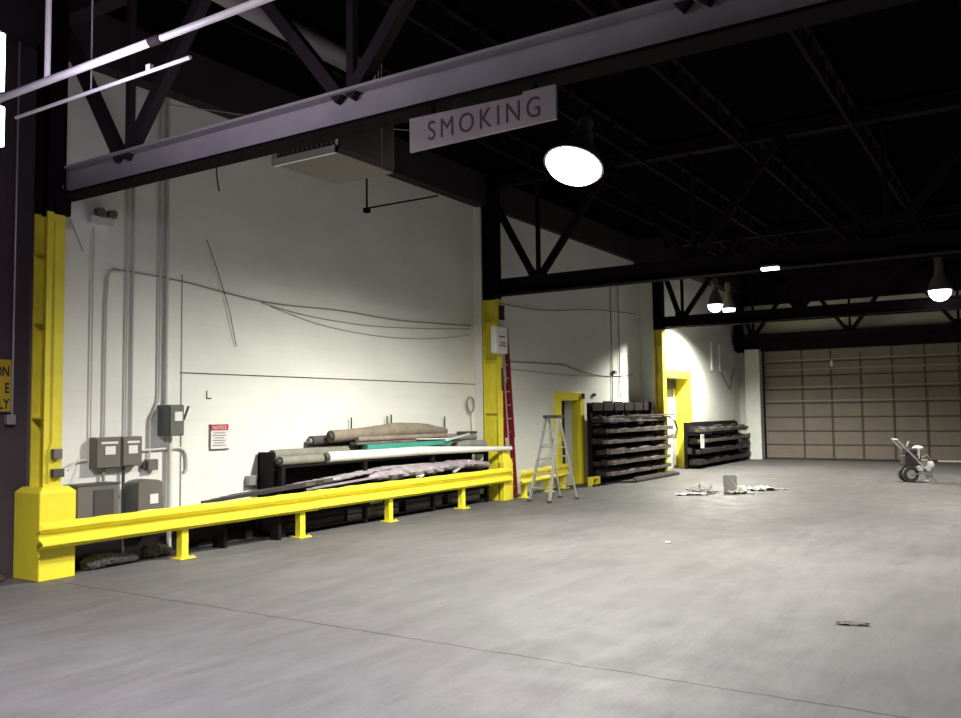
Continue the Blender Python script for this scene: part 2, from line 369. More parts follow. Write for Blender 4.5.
MB().box(16.30, 16.42, 9.78, 9.86, 3.95, 4.28).build('lamp_bracket', 'steel_brown', c2)
MB().box(16.31, 16.41, 9.80, 9.86, 3.78, 3.95).build('wall_box', 'conduit', c2)
MB().tube([(16.38,9.84,2.9),(16.38,9.84,2.4)], .02, 8).build('slot_mark', 'scuff', c2)
c3 = column(25.42, 25.70, 9.52, 9.8, 7.2, 'third yellow steel column rising behind the tall plank rack', None, 4.42)
c4 = column(33.75, 33.98, 9.4, 9.72, 7.2, 'farthest steel column, dark above, in the corner by the roll door', None, 4.2)
for ch in list(c4.children):
    if ch.name.startswith(('painted_shaft', 'stiffener')): bpy.data.objects.remove(ch)

# ================================================================== TRUSSES
def truss(x, zb, label, mb, mw, yend=9.9, shaded_bottom=None, gus=True):
    t = thing('roof_truss', label, 'roof truss', (x, 0, zb), 0)
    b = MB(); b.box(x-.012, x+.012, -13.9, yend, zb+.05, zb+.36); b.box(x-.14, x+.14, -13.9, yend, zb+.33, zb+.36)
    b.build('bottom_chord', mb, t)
    MB().box(x-.14, x+.14, -13.9, yend, zb, zb+.03).build('bottom_flange', shaded_bottom or mb, t)  # optional darker colour paints in the shade of the flange underside
    MB().box(x-.12, x+.12, -13.9, yend, 6.95, 7.2).build('top_chord', mw, t)
    y = 8.93; 
    while y > -13:
        for dy in (1.73, -1.73):
            yt = min(y+dy, yend-.02)
            s = MB(); s.bar((x-.03, y+.05*(1 if dy > 0 else -1), zb+.3), (x-.03, yt, 6.97), .13, .13); s.build('diagonal', mw, t)
        MB().bar((x+.04, y, zb+.3), (x+.04, y, 6.97), .08, .08).build('vertical_web', mw, t)
        if gus: MB().box(x-.05, x+.05, y-.2, y+.2, zb+.28, zb+.5).build('gusset', mw, t)
        y -= 3.46
    return t
truss(6.3, 4.66, 'nearest roof truss, pale lit bottom beam crossing above the sign', 'steel_lit', 'steel_brown', 10.3, 'steel_dark', False)
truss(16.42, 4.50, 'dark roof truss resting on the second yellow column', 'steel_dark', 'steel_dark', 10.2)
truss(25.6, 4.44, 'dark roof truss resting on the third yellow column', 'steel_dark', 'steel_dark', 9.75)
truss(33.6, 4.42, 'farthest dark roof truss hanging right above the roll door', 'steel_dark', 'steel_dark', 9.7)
# steel joists between the trusses, in the dark
j0 = None
for i in range(9):
    y = 8.1 - i*1.9
    if j0 is None:
        b = MB(); b.box(5.8, 34.5, -.04, .04, 7.14, 7.2); b.box(5.8, 34.5, -.03, .03, 6.72, 6.77)
        k = 5.8
        while k < 34:
            b.bar((k,0,6.75),(k+.45,0,7.16),.025,.025); b.bar((k+.45,0,7.16),(k+.9,0,6.75),.025,.025); k += .9
        j0 = b.build('roof_joist', 'steel_dark'); o = j0
        base = j0.location.copy()
    else: o = j0.copy(); COL.objects.link(o)
    o.location = (base.x, y, base.z)
    tag(o, 'thin dark open web joist running under the black roof deck', 'joist', 'roof joists')

# ================================================================== OVERHEAD THINGS
# round duct over the first truss
tag(MB().tube([(5.9,6.95,6.32),(7.1,7.0,6.3),(8.5,7.0,6.28)], .12, 16).build('round_duct', 'duct', smooth=True), 'pale round duct running above the nearest truss beam', 'duct')
t = thing('sprinkler_pipe', 'long pale pipe crossing the upper left corner, lowered on two rods', 'pipe', (4.6, 6.2, 5.1))
MB().tube([(4.6,8.9,5.1),(4.6,6.15,5.1)], .036, 12).build('pipe', 'whitepipe', t, smooth=True)
MB().tube([(4.6,6.15,5.1),(4.6,3.2,5.1)], .030, 12).build('pipe', 'whitepipe', t, smooth=True)
MB().tube([(4.6,6.22,5.1),(4.6,6.08,5.1)], .042, 12).build('coupling', 'steel_brown', t, smooth=True)
MB().tube([(4.6,7.75,5.12),(4.6,7.75,7.24)], .028, 8).build('hanger_rod', 'whitepipe', t, smooth=True)
MB().tube([(4.84,7.42,5.0),(4.84,7.42,7.24)], .008, 6).build('hanger_rod', 'cable_grey', t)
t = thing('conduit_rod', 'thin pale rod below the long upper left pipe', 'pipe', (4.86, 7.4, 5.0))
MB().tube([(4.84,8.7,5.0),(4.84,6.0,5.0)], .018, 10).build('rod', 'whitepipe', t, smooth=True)
MB().box(4.82, 4.86, 6.52, 6.58, 5.0, 5.06).build('clip', 'whitepipe', t)
# wall of light at the left edge
t = thing('tube_light', 'bright upright tube light cut by the left edge of the picture', 'light', (3.78, 7.0, 4.05))
MB().box(3.68, 3.78, 7.04, 7.12, 4.05, 5.1).build('housing', 'lamp_body', t)
MB().tube([(3.745,6.995,4.58),(3.745,6.995,5.05)], .04, 12).build('tube', 'tube', t, smooth=True)
MB().tube([(3.755,6.99,4.12),(3.755,6.99,4.44)], .035, 12).build('tube', 'tube', t, smooth=True)
MB().bar((3.73,7.08,5.1),(3.73,7.08,7.24), .03, .03).build('hanger', 'steel_dark', t)
la = bpy.data.lights.new('tube_flare_light', 'POINT'); la.energy = 70; la.color = (0.84, 0.74, 1.0); la.shadow_soft_size = .25  # added violet light, stands in for the lens flare at upper left
lo = bpy.data.objects.new('tube_flare_light', la); COL.objects.link(lo); lo.parent = t; lo.location = (0.25, -.45, .55)

# SMOKING board
t = thing('hanging_sign', 'long faded board reading SMOKING hung beneath the nearest truss', 'sign', (6.25, 3.95, 4.3))
MB().prism([(4.70,4.29),(3.20,4.31),(3.20,4.60),(3.50,4.60),(3.52,4.575),(4.70,4.60)], 6.24, 'X', .03).build('board', 'smoke_board', t)
for y in (4.45, 3.4): MB().box(6.255, 6.275, y-.015, y+.015, 4.56, 4.68).build('hanger_strap', 'steel_dark', t)
text('lettering', 'SMOKING', .25, (6.238, 4.50, 4.362), (0,-1,0), (0,0,1), 'smoke_ink', t, xscale=.84, thick=.002, space=1.36)
# unit heater
t = thing('unit_heater', 'boxy hanging unit heater with white lower rim and vertical louvres', 'heater', (8.2, 7.2, 4.95))
MB().box(7.5, 8.6, 6.7, 7.72, 4.985, 5.62).build('casing', 'heater', t, bevel=.05)
MB().box(7.52, 8.58, 6.73, 7.69, 4.965, 4.985).build('underside', 'heater_tan', t)
b = MB(); b.box(7.46, 7.5, 6.69, 7.73, 4.95, 5.04); b.box(7.46, 7.5, 6.69, 6.705, 4.95, 5.2); b.box(7.46, 7.5, 7.715, 7.73, 4.95, 5.2)
b.build('front_rim', 'heater_trim', t)
for k in range(12):
    y = 7.62 - k*.077; MB().box(7.465, 7.495, y-.012, y+.012, 5.06, 5.17).build('louvre', 'duct', t)
for y in (6.76, 7.6): MB().tube([(8.3,y,5.6),(8.3,y,7.24)], .012, 6).build('hanger_rod', 'steel_dark', t)
# strut trapeze
t = thing('pipe_hanger', 'thin black angle hanger with horizontal arm beyond the heater', 'hanger', (12, 10.0, 5.6))
MB().tube([(11.98,10.0,5.6),(11.98,10.0,6.6),(11.98,10.18,6.7)], .02, 6).build('drop_rod', 'steel_dark', t)
MB().tube([(11.95,10.0,5.62),(14.2,10.0,6.32)], .018, 6).build('arm', 'steel_dark', t)
MB().box(11.93, 12.03, 9.95, 10.05, 5.55, 5.63).build('foot', 'steel_dark', t)
# high bay lamps
def high_bay(x, y, z, r, lens, label, group=None, tilt=0.0, energy=0, cone=150, blend=.5, color=WARM, drop=.30):
    t = thing('high_bay_lamp', label, 'lamp', (x, y, z), 0, group)
    # tilted about the horizontal axis that faces the camera side
    mt = Matrix.Rotation(tilt*.9, 3, Vector((0.8437, 0.5367, 0))) @ Matrix.Rotation(-tilt, 3, Vector((0.5367, -0.8437, 0)))
    MB().lathe([(r*.28,.62),(r*.36,.60),(r*.42,.42),(r*.72,.25),(r*.98,.04),(r*1.0,.0),(r*.94,.0),(r*.68,.20),(r*.3,.36)], n=28, mtx=mt).build('reflector', 'lamp_body', t, world=False, smooth=True)
    MB().lathe([(r*.92,.02),(r*.93,-.01),(r*.82,-r*drop*.5),(r*.5,-r*drop*.86),(r*.15,-r*drop)], n=28, mtx=mt).build('lens', lens, t, world=False, smooth=True)
    MB().lathe([(.09,.60),(.11,.62),(.11,.85),(.06,.9)], n=16, mtx=mt).build('ballast', 'box_dark', t, world=False, smooth=True)
    MB().tube([mt @ Vector((0,0,.88)), Vector((0,0,1.2)), Vector((0,0,7.24-z))], .015, 8).build('hanging_rod', 'steel_dark', t, world=False)
    if energy:
        l = bpy.data.lights.new('lamp_glow', 'SPOT'); l.energy = energy; l.spot_size = math.radians(cone); l.spot_blend = blend
        l.color = color; l.shadow_soft_size = r*.55
        o = bpy.data.objects.new('lamp_glow', l); COL.objects.link(o); o.parent = t; o.location = (0, 0, -r*drop-.06 - r*.2)
    return t
names = ['large glowing high bay lamp right of the SMOKING board',
         'left one of the twin lamps glowing between the far trusses',
         'right one of the twin lamps glowing between the far trusses',
         'round glowing lamp high in front of the roll door',
         'high bay lamp overhead near the camera', 'high bay lamp over the right side of the hall',
         'high bay lamp over the far right of the hall', 'high bay lamp behind the camera near the left wall']
rad = [.45, .25, .22, .29, .4, .4, .4, .4]
for i, (x, y, z, e, cn, bl, co) in enumerate(LAMPS):
    high_bay(x, y, z, rad[i], 'lens' if i != 2 else 'lens_soft', names[i], None, 0.34 if i == 0 else 0, e, cn, bl, co, .35 if i == 0 else .95)
t = thing('strip_light', 'small bright strip light fixed to the dark second truss', 'light', (16.2, 3.96, 4.45))
MB().box(16.12, 16.30, 3.80, 4.12, 4.51, 4.55).build('housing', 'lamp_body', t)
MB().box(16.14, 16.28, 3.81, 4.11, 4.465, 4.51).build('diffuser', 'lens_soft', t)
MB().bar((16.21,3.96,4.53),(16.34,3.96,4.53), .03, .03).build('hanger', 'steel_dark', t)

sl = bpy.data.lights.new('strip_light_glow', 'SPOT'); sl.energy = 1000; sl.spot_size = math.radians(165); sl.spot_blend = .6; sl.color = WARM; sl.shadow_soft_size = .2
so = bpy.data.objects.new('strip_light_glow', sl); COL.objects.link(so); so.parent = t; so.location = (0, 0, -.08)

# ================================================================== LEFT DARK WALL THINGS
t = thing('caution_sign', 'yellow sign with black letters on the dark wall, cut by the left edge', 'sign', (5.2, 10.38, 1.95))
MB().box(4.75, 5.80, 10.385, 10.40, 2.0, 2.62).build('board', 'yellow_sign', t)
MB().box(4.75, 5.80, 10.38, 10.385, 1.985, 2.0).build('frame_edge', 'rust', t)
MB().box(5.80, 5.815, 10.38, 10.40, 1.985, 2.62).build('frame_edge', 'rust', t)
for s, z in (('ON', 2.42), ('E', 2.22), ('LY', 2.03)):
    text('lettering', s, .17, (5.765, 10.38, z), (1,0,0), (0,0,1), 'black', t, xscale=.7, thick=.002, align='RIGHT', bold=.003)
t = thing('wall_conduit', 'thin vertical conduit running down beside the yellow sign', 'conduit', (5.66, 10.36, 1.9))
MB().tube([(5.785,10.355,1.95),(5.785,10.355,6.9)], .013, 8).build('tube', 'conduit_grey', t, smooth=True)
MB().box(5.72, 5.83, 10.34, 10.41, 1.84, 1.96).build('switch_box', 'duct', t, bevel=.006)

# ================================================================== BAY 1 ELECTRICAL
def enclosure(label, x0, x1, y0, z0, z1, m, lab, topbar=False, handle=False, cat='electrical box'):
    t = thing('electrical_box', label, cat, ((x0+x1)/2, 10.4, z0))
    MB().box(x0, x1, y0+.02, 10.499, z0, z1).build('body', m, t, bevel=.006)
    dr = MB().box(x0+.012, x1-.012, y0, y0+.02, z0+.012, z1-.02).build('door', m, t, bevel=.004)
    MB().box(*lab[:2], y0-.004, y0, *lab[2:]).build('paper_label', 'label', dr)
    if topbar: MB().box(x0+.07, x1-.05, y0-.004, y0, z1-.09, z1-.06).build('title_strip', 'label', dr)
    if handle: MB().bar((x1+.02,y0+.05,(z0+z1)/2), (x1+.08,y0+.02,(z0+z1)/2+.2), .02, .03).build('lever_handle', 'box_dark', t)
    return t
enclosure('left one of the two grey switch boxes mounted side by side', 6.90, 7.27, 10.34, 1.24, 1.65, 'box_grey', (7.03,7.18,1.42,1.53), True)
enclosure('right one of the two grey switch boxes mounted side by side', 7.29, 7.60, 10.34, 1.25, 1.65, 'box_grey', (7.38,7.52,1.42,1.53), True)
enclosure('dark green disconnect switch with side lever, highest of the boxes', 7.95, 8.2, 10.22, 1.64, 2.08, 'box_green', (8.03,8.16,1.85,1.98), False, True)
t = thing('transformer_box', 'wide dark transformer cabinet low on the wall by the column', 'electrical box', (6.9, 10.3, .5))
MB().box(6.56, 7.14, 10.2, 10.499, .48, 1.04).build('body', 'box_grey', t, bevel=.01)
MB().box(6.78, 7.06, 10.185, 10.2, .62, .98).build('vent_panel', 'box_dark', t)
MB().box(6.54, 7.16, 10.19, 10.499, 1.04, 1.06).build('lid', 'box_dark', t)
t = thing('transformer_box', 'grey cabinet with rounded top and paper label, under the disconnect', 'electrical box', (7.6, 10.3, .5))
pf = [(7.44,.42),(7.82,.42),(7.82,1.0)] + [(7.63+.19*math.cos(a*PI/8), 1.0+.06*math.sin(a*PI/8)) for a in range(1,8)] + [(7.44,1.0)]
MB().prism(pf, 10.2, 'Y', .299).build('body', 'box_grey', t)
MB().box(7.62, 7.75, 10.194, 10.2, .73, .86).build('paper_label', 'label', t)
MB().tube([(7.87,10.3,1.0),(7.87,10.3,.42)], .015, 8).build('side_pipe', 'conduit', t)
t = thing('junction_box', 'small square junction box right of the paired switch boxes', 'electrical box', (7.8, 10.45, 1.16))
MB().box(7.74, 7.90, 10.4, 10.499, 1.17, 1.32).build('body', 'box_grey', t, bevel=.005)
MB().box(7.69, 7.74, 10.44, 10.499, 1.2, 1.28).build('fitting', 'box_dark', t)
def conduit(label, pts, r, m, n=10):
    o = MB().tube(pts, r, n).build('electrical_conduit', m, smooth=True)
    return tag(o, label, 'conduit')
conduit('thin conduit from the emergency lights down to the left switch box', [(6.9,10.47,4.45),(6.9,10.47,1.66)], .011, 'conduit')
conduit('conduit dropping from the bent cable end into the left switch box', [(7.3,10.47,3.9),(7.16,10.47,3.9),(7.12,10.47,3.8),(7.10,10.47,3.4),(7.10,10.47,1.66)], .016, 'conduit')
conduit('left one of two tall conduits rising from the right switch box', [(7.42,10.47,1.66),(7.42,10.47,6.6)], .015, 'conduit')
conduit('right one of two tall conduits rising from the right switch box', [(7.51,10.47,1.66),(7.51,10.47,6.6)], .018, 'conduit')
conduit('tall conduit rising from the green disconnect, bent aside at the bottom', [(7.95,10.465,6.6),(7.95,10.465,2.3),(7.94,10.465,2.15),(7.80,10.465,1.85),(7.80,10.465,1.33)], .017, 'conduit')
conduit('thick tall conduit rising straight from the green disconnect', [(8.06,10.46,2.09),(8.06,10.46,6.6)], .028, 'conduit')
conduit('thick pale conduit dropping from the green disconnect to the floor', [(8.12,10.44,1.63),(8.12,10.44,.0)], .035, 'conduit')
conduit('horizontal conduit that turns down right of the green disconnect', [(7.64,10.47,1.45),(8.3,10.47,1.46),(8.38,10.47,1.43),(8.43,10.47,1.36),(8.44,10.47,1.25),(8.44,10.47,1.12),(8.40,10.47,1.12)], .02, 'conduit')
conduit('short conduit between the left switch box and the transformer', [(7.08,10.45,1.24),(7.08,10.45,1.07)], .022, 'cable_grey')
conduit('dark conduit below the right switch box down to the floor', [(7.38,10.45,1.25),(7.38,10.45,0)], .022, 'box_dark')
conduit('short whip from column outlet to the left switch box', [(6.27,9.96,1.27),(6.5,10.2,1.33),(6.7,10.44,1.36),(6.84,10.45,1.36)], .012, 'conduit')
# emergency lights
t = thing('emergency_light', 'twin head emergency light high on the wall near the column', 'light', (6.95, 10.45, 4.52))
MB().box(6.82, 7.14, 10.40, 10.499, 4.50, 4.60).build('battery_box', 'conduit', t, bevel=.01)
for x in (6.9, 7.08):
    MB().tube([(x,10.42,4.66),(x,10.30,4.63)], [.04,.06], 12).build('lamp_head', 'box_dark', t, smooth=True)
    MB().tube([(x,10.43,4.6),(x,10.42,4.66)], .015, 6).build('swivel', 'box_dark', t)
# wall notice
t = thing('wall_notice', 'small notice with red header on the white wall above the dark bars', 'sign', (9.05, 10.49, 1.42))
MB().box(8.88, 9.23, 10.482, 10.499, 1.41, 1.79).build('plate', 'white_sign', t)
MB().box(8.885, 9.225, 10.478, 10.482, 1.695, 1.785).build('header', 'red_sign', t)
MB().prism([(8.87,1.40),(9.24,1.40),(9.24,1.415),(8.885,1.415),(8.885,1.79),(8.87,1.79)], 10.476, 'Y', .006).build('edge', 'black', t)
text('header_lettering', 'NOTICE', .075, (9.055, 10.477, 1.713), (1,0,0), (0,0,1), 'white_sign', t, xscale=1.0, thick=.001, align='CENTER')
for k in range(6):
    wd = (.11, .13, .09, .12, .1, .13)[k]
    MB().box(9.05-wd, 9.05+wd, 10.480, 10.482, 1.65-k*.038, 1.662-k*.038).build('text_line', 'box_grey', t)
t = thing('wall_letter', 'dark letter L painted on the white wall above the notice', 'letter', (8.85, 10.49, 2.17))
MB().prism([(8.81,2.17),(8.91,2.17),(8.91,2.19),(8.83,2.19),(8.83,2.30),(8.81,2.30)], 10.494, 'Y', .005).build('stroke', 'box_dark', t)
# cables on wall 1
def cable(label, pts, r, m, n=6, name='wall_cable', cat='cable'):
    P = [Vector(p) for p in pts]; out = []
    for i in range(len(P)-1):
        p0 = P[max(i-1,0)]; p1 = P[i]; p2 = P[i+1]; p3 = P[min(i+2,len(P)-1)]
        for k in range(6):
            t = k/6; out.append(.5*((2*p1)+(p2-p0)*t+(2*p0-5*p1+4*p2-p3)*t*t+(3*p1-p0-3*p2+p3)*t**3))
    out.append(P[-1]); return tag(MB().tube(out, r, n).build(name, m, smooth=True), label, cat)
cable('long straight dark cable crossing the white wall from conduit to column', [(7.2,10.48,3.93),(8.32,10.48,3.90),(10,10.48,3.76),(11.8,10.48,3.79),(13.6,10.48,3.76),(16.1,10.48,3.85)], .011, 'cable_grey')
cable('sagging cable just below the long straight one', [(9.9,10.485,3.74),(11,10.485,3.62),(12.6,10.485,3.58),(14.4,10.485,3.66),(16.1,10.485,3.78)], .007, 'cable_grey')
cable('lowest sagging cable on the white wall', [(10.1,10.487,3.7),(11.4,10.487,3.48),(13.2,10.487,3.4),(15,10.487,3.5),(16.1,10.487,3.66)], .006, 'cable_grey')
cable('slanting loose wire hanging across the long cable', [(8.77,10.46,4.58),(8.95,10.46,4.2),(9.15,10.46,3.72),(9.22,10.45,3.5),(9.28,10.46,3.3),(9.37,10.47,2.99)], .006, 'cable')
cable('short dark wire end dangling beneath the truss at left', [(8.89,10.4,5.9),(8.90,10.4,5.6),(8.95,10.4,5.36)], .012, 'cable')
cable('thin pull cord dangling from the heater side', [(7.7,6.2,6.4),(7.7,6.2,5.2),(7.7,6.2,4.75)], .006, 'cable_grey')
cable('thin wire running from the truss diagonal into the dark', [(7.0,9.2,5.9),(8.5,8.4,5.95),(11,7.2,6.2)], .006, 'cable_grey')
cable('loose cable drooping over the dark beam end at left', [(6.1,9.9,4.75),(6.4,10.3,4.6),(6.6,10.46,4.4),(6.75,10.47,4.1)], .006, 'cable_grey')
# coil
t = thing('cable_coil', 'small coil of grey cable hung left of the second column', 'cable', (16.0, 10.44, 2.0))
co = []
for k in range(49):
    a = k/12*2*PI; co.append((15.98+(.15-.008*(k%5))*math.cos(a), 10.44-.008*k/12, 2.1+(.19-.008*(k%4))*math.sin(a)))
MB().tube(co, .014, 6).build('loops', 'cable_grey', t, smooth=True)
MB().tube([(16.02,10.45,1.95),(16.05,10.45,1.6),(16.1,10.45,1.3)], .010, 6).build('tail', 'cable_grey', t, smooth=True)

# ================================================================== GUARDRAILS
def w_beam(x0, y0, x1, y1, zc, name, m, parent, seed=0, wav=.004):
    rnd = random.Random(seed)
    prof = [(0.0,-.158),(-.01,-.15),(-.092,-.108),(-.092,-.082),(-.006,-.022),(-.006,.022),(-.092,.082),(-.092,.108),(-.01,.15),(0.0,.158)]
    n = 22; vs = []; fs = []
    L = math.hypot(x1-x0, y1-y0); ux, uy = (x1-x0)/L, (y1-y0)/L; nx, ny = -uy, ux
    if ny < 0: nx, ny = -nx, -ny
    for i in range(n+1):
        s = L*i/n; dz = [rnd.uniform(-wav, wav) for _ in prof]
        for k, (d, z) in enumerate(prof):
            e = dz[k]*(2.2 if k > 7 else .7)
            vs.append((x0+ux*s+nx*d, y0+uy*s+ny*d, zc+z+e))
    m_ = len(prof)
    for i in range(n):
        for k in range(m_-1): fs.append((i*m_+k, i*m_+k+1, (i+1)*m_+k+1, (i+1)*m_+k))
    return MB().add(vs, fs).build(name, m, parent, solid=.006)
def rail_post(x, y, z, parent):
    p = MB(); p.box(x-.055, x+.055, y-.02, y+.09, 0.012, z); o = p.build('post', 'yellow', parent, bevel=.004)
    MB().box(x-.13, x+.13, y-.09, y+.13, 0, .014).build('base_plate', 'yellow', o)
    for dx in (-.1, .1): MB().tube([(x+dx,y-.05,.014),(x+dx,y-.05,.035)], .013, 8).build('anchor_bolt', 'yellow_old_shaded', o)
t = thing('guardrail', 'long yellow corrugated guardrail between the first two columns', 'guardrail', (11, 9.7, 0))
w_beam(5.78, 9.74, 10.42, 9.74, .545, 'rail_beam', 'yellow', t, 1)
w_beam(10.34, 9.728, 16.45, 9.728, .555, 'rail_beam', 'yellow', t, 2)
for x in (7.84, 10.08, 12.3, 14.65): rail_post(x, 9.76, .6, t)
t = thing('guardrail', 'short yellow guardrail behind the step ladder, ending at the door', 'guardrail', (18, 9.9, 0))
w_beam(16.66, 9.62, 19.75, 10.0, .46, 'rail_beam', 'yellow', t, 3)
for x, y in ((17.12, 9.72), (18.6, 9.9), (19.65, 10.03)): rail_post(x, y, .5, t)

# ================================================================== BAY 1 STORAGE RACK AND PILE
t = thing('storage_rack', 'long low black storage rack behind the guardrail by the wall', 'rack', (12.9, 10.2, 0))
for x in (9.9, 11.9, 13.95, 15.95):
    b = MB(); b.box(x-.04, x+.04, 10.4, 10.48, 0, 1.28); b.box(x-.04, x+.04, 9.98, 10.06, 0, 1.10); b.box(x-.03, x+.03, 10.06, 10.4, 1.02, 1.08); b.box(x-.03, x+.03, 10.06, 10.4, .1, .16)
    b.build('upright', 'rack', t)
MB().box(9.82, 16.0, 10.43, 10.47, .05, 1.3).build('back_panel', 'mesh_panel', t)
MB().box(9.82, 9.86, 10.12, 10.46, .08, 1.33).build('end_panel', 'mesh_panel', t)
for z, nm in ((.06, 'shelf'), (.68, 'shelf'), (1.08, 'shelf')): MB().box(9.86, 16.0, 10.0, 10.43, z, z+.03).build(nm, 'rack', t)
for z in (.30, .5): MB().box(9.86, 16.0, 9.975, 9.995, z, z+.1).build('side_rail', 'rack', t)
def roll(name, label, pts, r, m, cat, core=None, n=16, wob=.0, seed=1, group=None):
    rnd = random.Random(seed); P = [Vector(p) for p in pts]; out = []; rs = []
    for i in range(len(P)-1):
        for k in range(8):
            out.append(P[i].lerp(P[i+1], k/8)); r0 = r if not isinstance(r, (list, tuple)) else r[i] + (r[i+1]-r[i])*k/8
            rs.append(r0*(1+rnd.uniform(-wob, wob)))
    out.append(P[-1]); rs.append(r if not isinstance(r, (list, tuple)) else r[-1])
    if core:
        t = thing(name, label, cat, out[0], 0, group)
        MB().tube(out, rs, n).build('outer_roll', m, t, smooth=True)
        d = (out[1]-out[0]).normalized()
        rr = rs[0]
        MB().tube([out[0]-d*.06, out[0]+d*.02], rr*.55, 12).build('core', core, t, smooth=True)
        return t
    return tag(MB().tube(out, rs, n).build(name, m, smooth=True), label, cat, group)
roll('carpet_roll', 'long olive roll lying highest at the left end of the rack top', [(9.92,10.26,1.27),(12.2,10.28,1.27),(14.9,10.3,1.25)], .095, 'roll_olive', 'roll', 'roll_dark', seed=3, wob=.03)
roll('carpet_roll', 'short olive roll along the front edge of the rack, left end', [(9.9,10.06,1.185),(10.85,10.06,1.185)], .075, 'roll_olive', 'roll', 'roll_dark', seed=4)
roll('plastic_pipe', 'long white tube lying along the front edge of the rack top', [(10.95,10.03,1.20),(13.5,10.0,1.20),(16.5,9.72,1.13)], [.09,.085,.045], 'white_plastic', 'tube', 'roll_dark', seed=5)
roll('carpet_roll', 'fat brown carpet roll bulging on top of the whole pile', [(11.25,10.22,1.54),(12.1,10.22,1.56),(13.1,10.24,1.60),(14.0,10.24,1.59),(14.75,10.24,1.55)], [.10,.115,.15,.13,.06], 'roll_tan', 'roll', 'roll_dark', wob=.04, seed=6)
roll('cardboard_tube', 'dark tube with open end beside the fat brown roll', [(10.95,10.40,1.47),(12.3,10.40,1.48)], .085, 'roll_dark', 'roll', 'roll_grey', seed=7)
roll('carpet_roll', 'thin brown roll lying under the fat brown carpet roll', [(11.75,10.06,1.47),(13.2,10.06,1.47),(14.5,10.06,1.47)], .048, 'roll_tan', 'roll', seed=9, wob=.05)
roll('carpet_roll', 'grey green roll at the right end of the pile, upper one', [(14.6,10.33,1.40),(15.6,10.33,1.41),(16.0,10.33,1.39)], [.07,.09,.06], 'roll_grey', 'roll', seed=8, wob=.08)
roll('carpet_roll', 'grey green roll at the right end of the pile, lower one', [(14.95,10.15,1.25),(15.6,10.13,1.25),(16.05,10.12,1.23)], [.09,.1,.085], 'roll_grey', 'roll', 'roll_dark', seed=10, wob=.05)
roll('cardboard_tube', 'thin grey tube end sticking out towards the second column', [(15.2,10.24,1.50),(16.0,10.3,1.49)], .03, 'roll_dark', 'roll', seed=11)
tag(MB().box(11.95, 14.6, 9.975, 10.15, 1.285, 1.375).build('plastic_sheet', 'teal', bevel=.01), 'bright teal folded sheet lying just over the white tube', 'sheet')
tag(MB().box(11.7, 14.4, 10.01, 10.18, 1.378, 1.42).build('plastic_sheet', 'plank_grey', bevel=.01), 'thin grey sheet lying on the teal one', 'sheet')
tag(MB().bar((13.4,9.97,1.43),(14.6,9.99,1.40),.05,.02).build('wood_strip', 'white_plastic'), 'thin white strip lying along the teal sheet right end', 'strip')
tag(MB().bar((14.3,9.93,1.37),(15.3,10.02,1.48),.04,.03).build('wood_strip', 'conduit'), 'pale stick slanting over the right end of the pile', 'strip')
for k, (x, z0, z1, lab) in enumerate(((12.02,1.62,1.86,'short stake standing up behind the left of the fat roll'),(13.05,1.64,1.88,'left one of two thin stakes standing up behind the fat roll'),(13.18,1.64,1.9,'right one of two thin stakes standing up behind the fat roll'),(14.98,1.48,1.85,'thin pale stake standing up beyond the fat roll'))):
    tag(MB().bar((x,10.42,1.30),(x,10.42,z1),.02,.02).build('stake', 'cable'), lab, 'stake')
# crumpled plastic rolls on the middle shelf
def crumple(name, label, pts, r, m, seed, cat, flat=.55):
    rnd = random.Random(seed); P = [Vector(p) for p in pts]; N = 40; n = 12; vs = []; fs = []
    for i in range(N+1):
        f = i/N*(len(P)-1); k = min(int(f), len(P)-2); c = P[k].lerp(P[k+1], f-k)
        rr = r*(.55+.45*math.sin(PI*min(1, max(0, i/N))**.6) if i not in (0, N) else .25)
        for j in range(n):
            a = 2*PI*j/n; q = rr*(1+rnd.uniform(-.15,.15)); vs.append((c.x+rnd.uniform(-.03,.03), c.y+q*math.cos(a), c.z+q*flat*math.sin(a)))
    for i in range(N):
        for j in range(n): j2 = (j+1)%n; fs.append((i*n+j, i*n+j2, (i+1)*n+j2, (i+1)*n+j))
    fs += [tuple(range(n)), tuple(N*n+j for j in range(n))]
    return tag(MB().add(vs, fs).build(name, m), label, cat)
crumple('plastic_bundle', 'crumpled lilac grey plastic bundle drooping on the middle shelf, right half', [(12.0,10.02,.80),(13.5,10.02,.83),(15.0,10.0,.87),(15.9,9.94,.80)], .2, 'lilac', 4, 'plastic')
crumple('plastic_bundle', 'long flat lilac plastic strip reaching left over the middle shelf', [(9.9,10.03,.76),(11.0,10.03,.82),(12.4,10.03,.92),(13.9,10.02,.93)], .10, 'lilac', 5, 'plastic', .5)
tag(MB().bar((10.3,9.9,.72),(12.9,9.9,.83),.05,.03).build('metal_strip', 'lilac'), 'pale flat strip slanting just above the rail', 'strip')
tag(MB().bar((14.5,9.88,.73),(15.1,9.9,.93),.06,.03).build('wood_strip', 'white_plastic'), 'short white stick leaning out of the plastic bundle', 'strip')
tag(MB().bar((13.25,9.84,.72),(13.4,9.86,.75),.1,.03).build('paper_scrap', 'white_plastic'), 'white paper scrap on top of the guardrail', 'scrap')
tag(MB().box(9.58, 9.74, 10.40, 10.499, .82, .97).build('outlet_box', 'conduit_grey', bevel=.006), 'pale grey wall outlet box left of the black rack', 'electrical box')
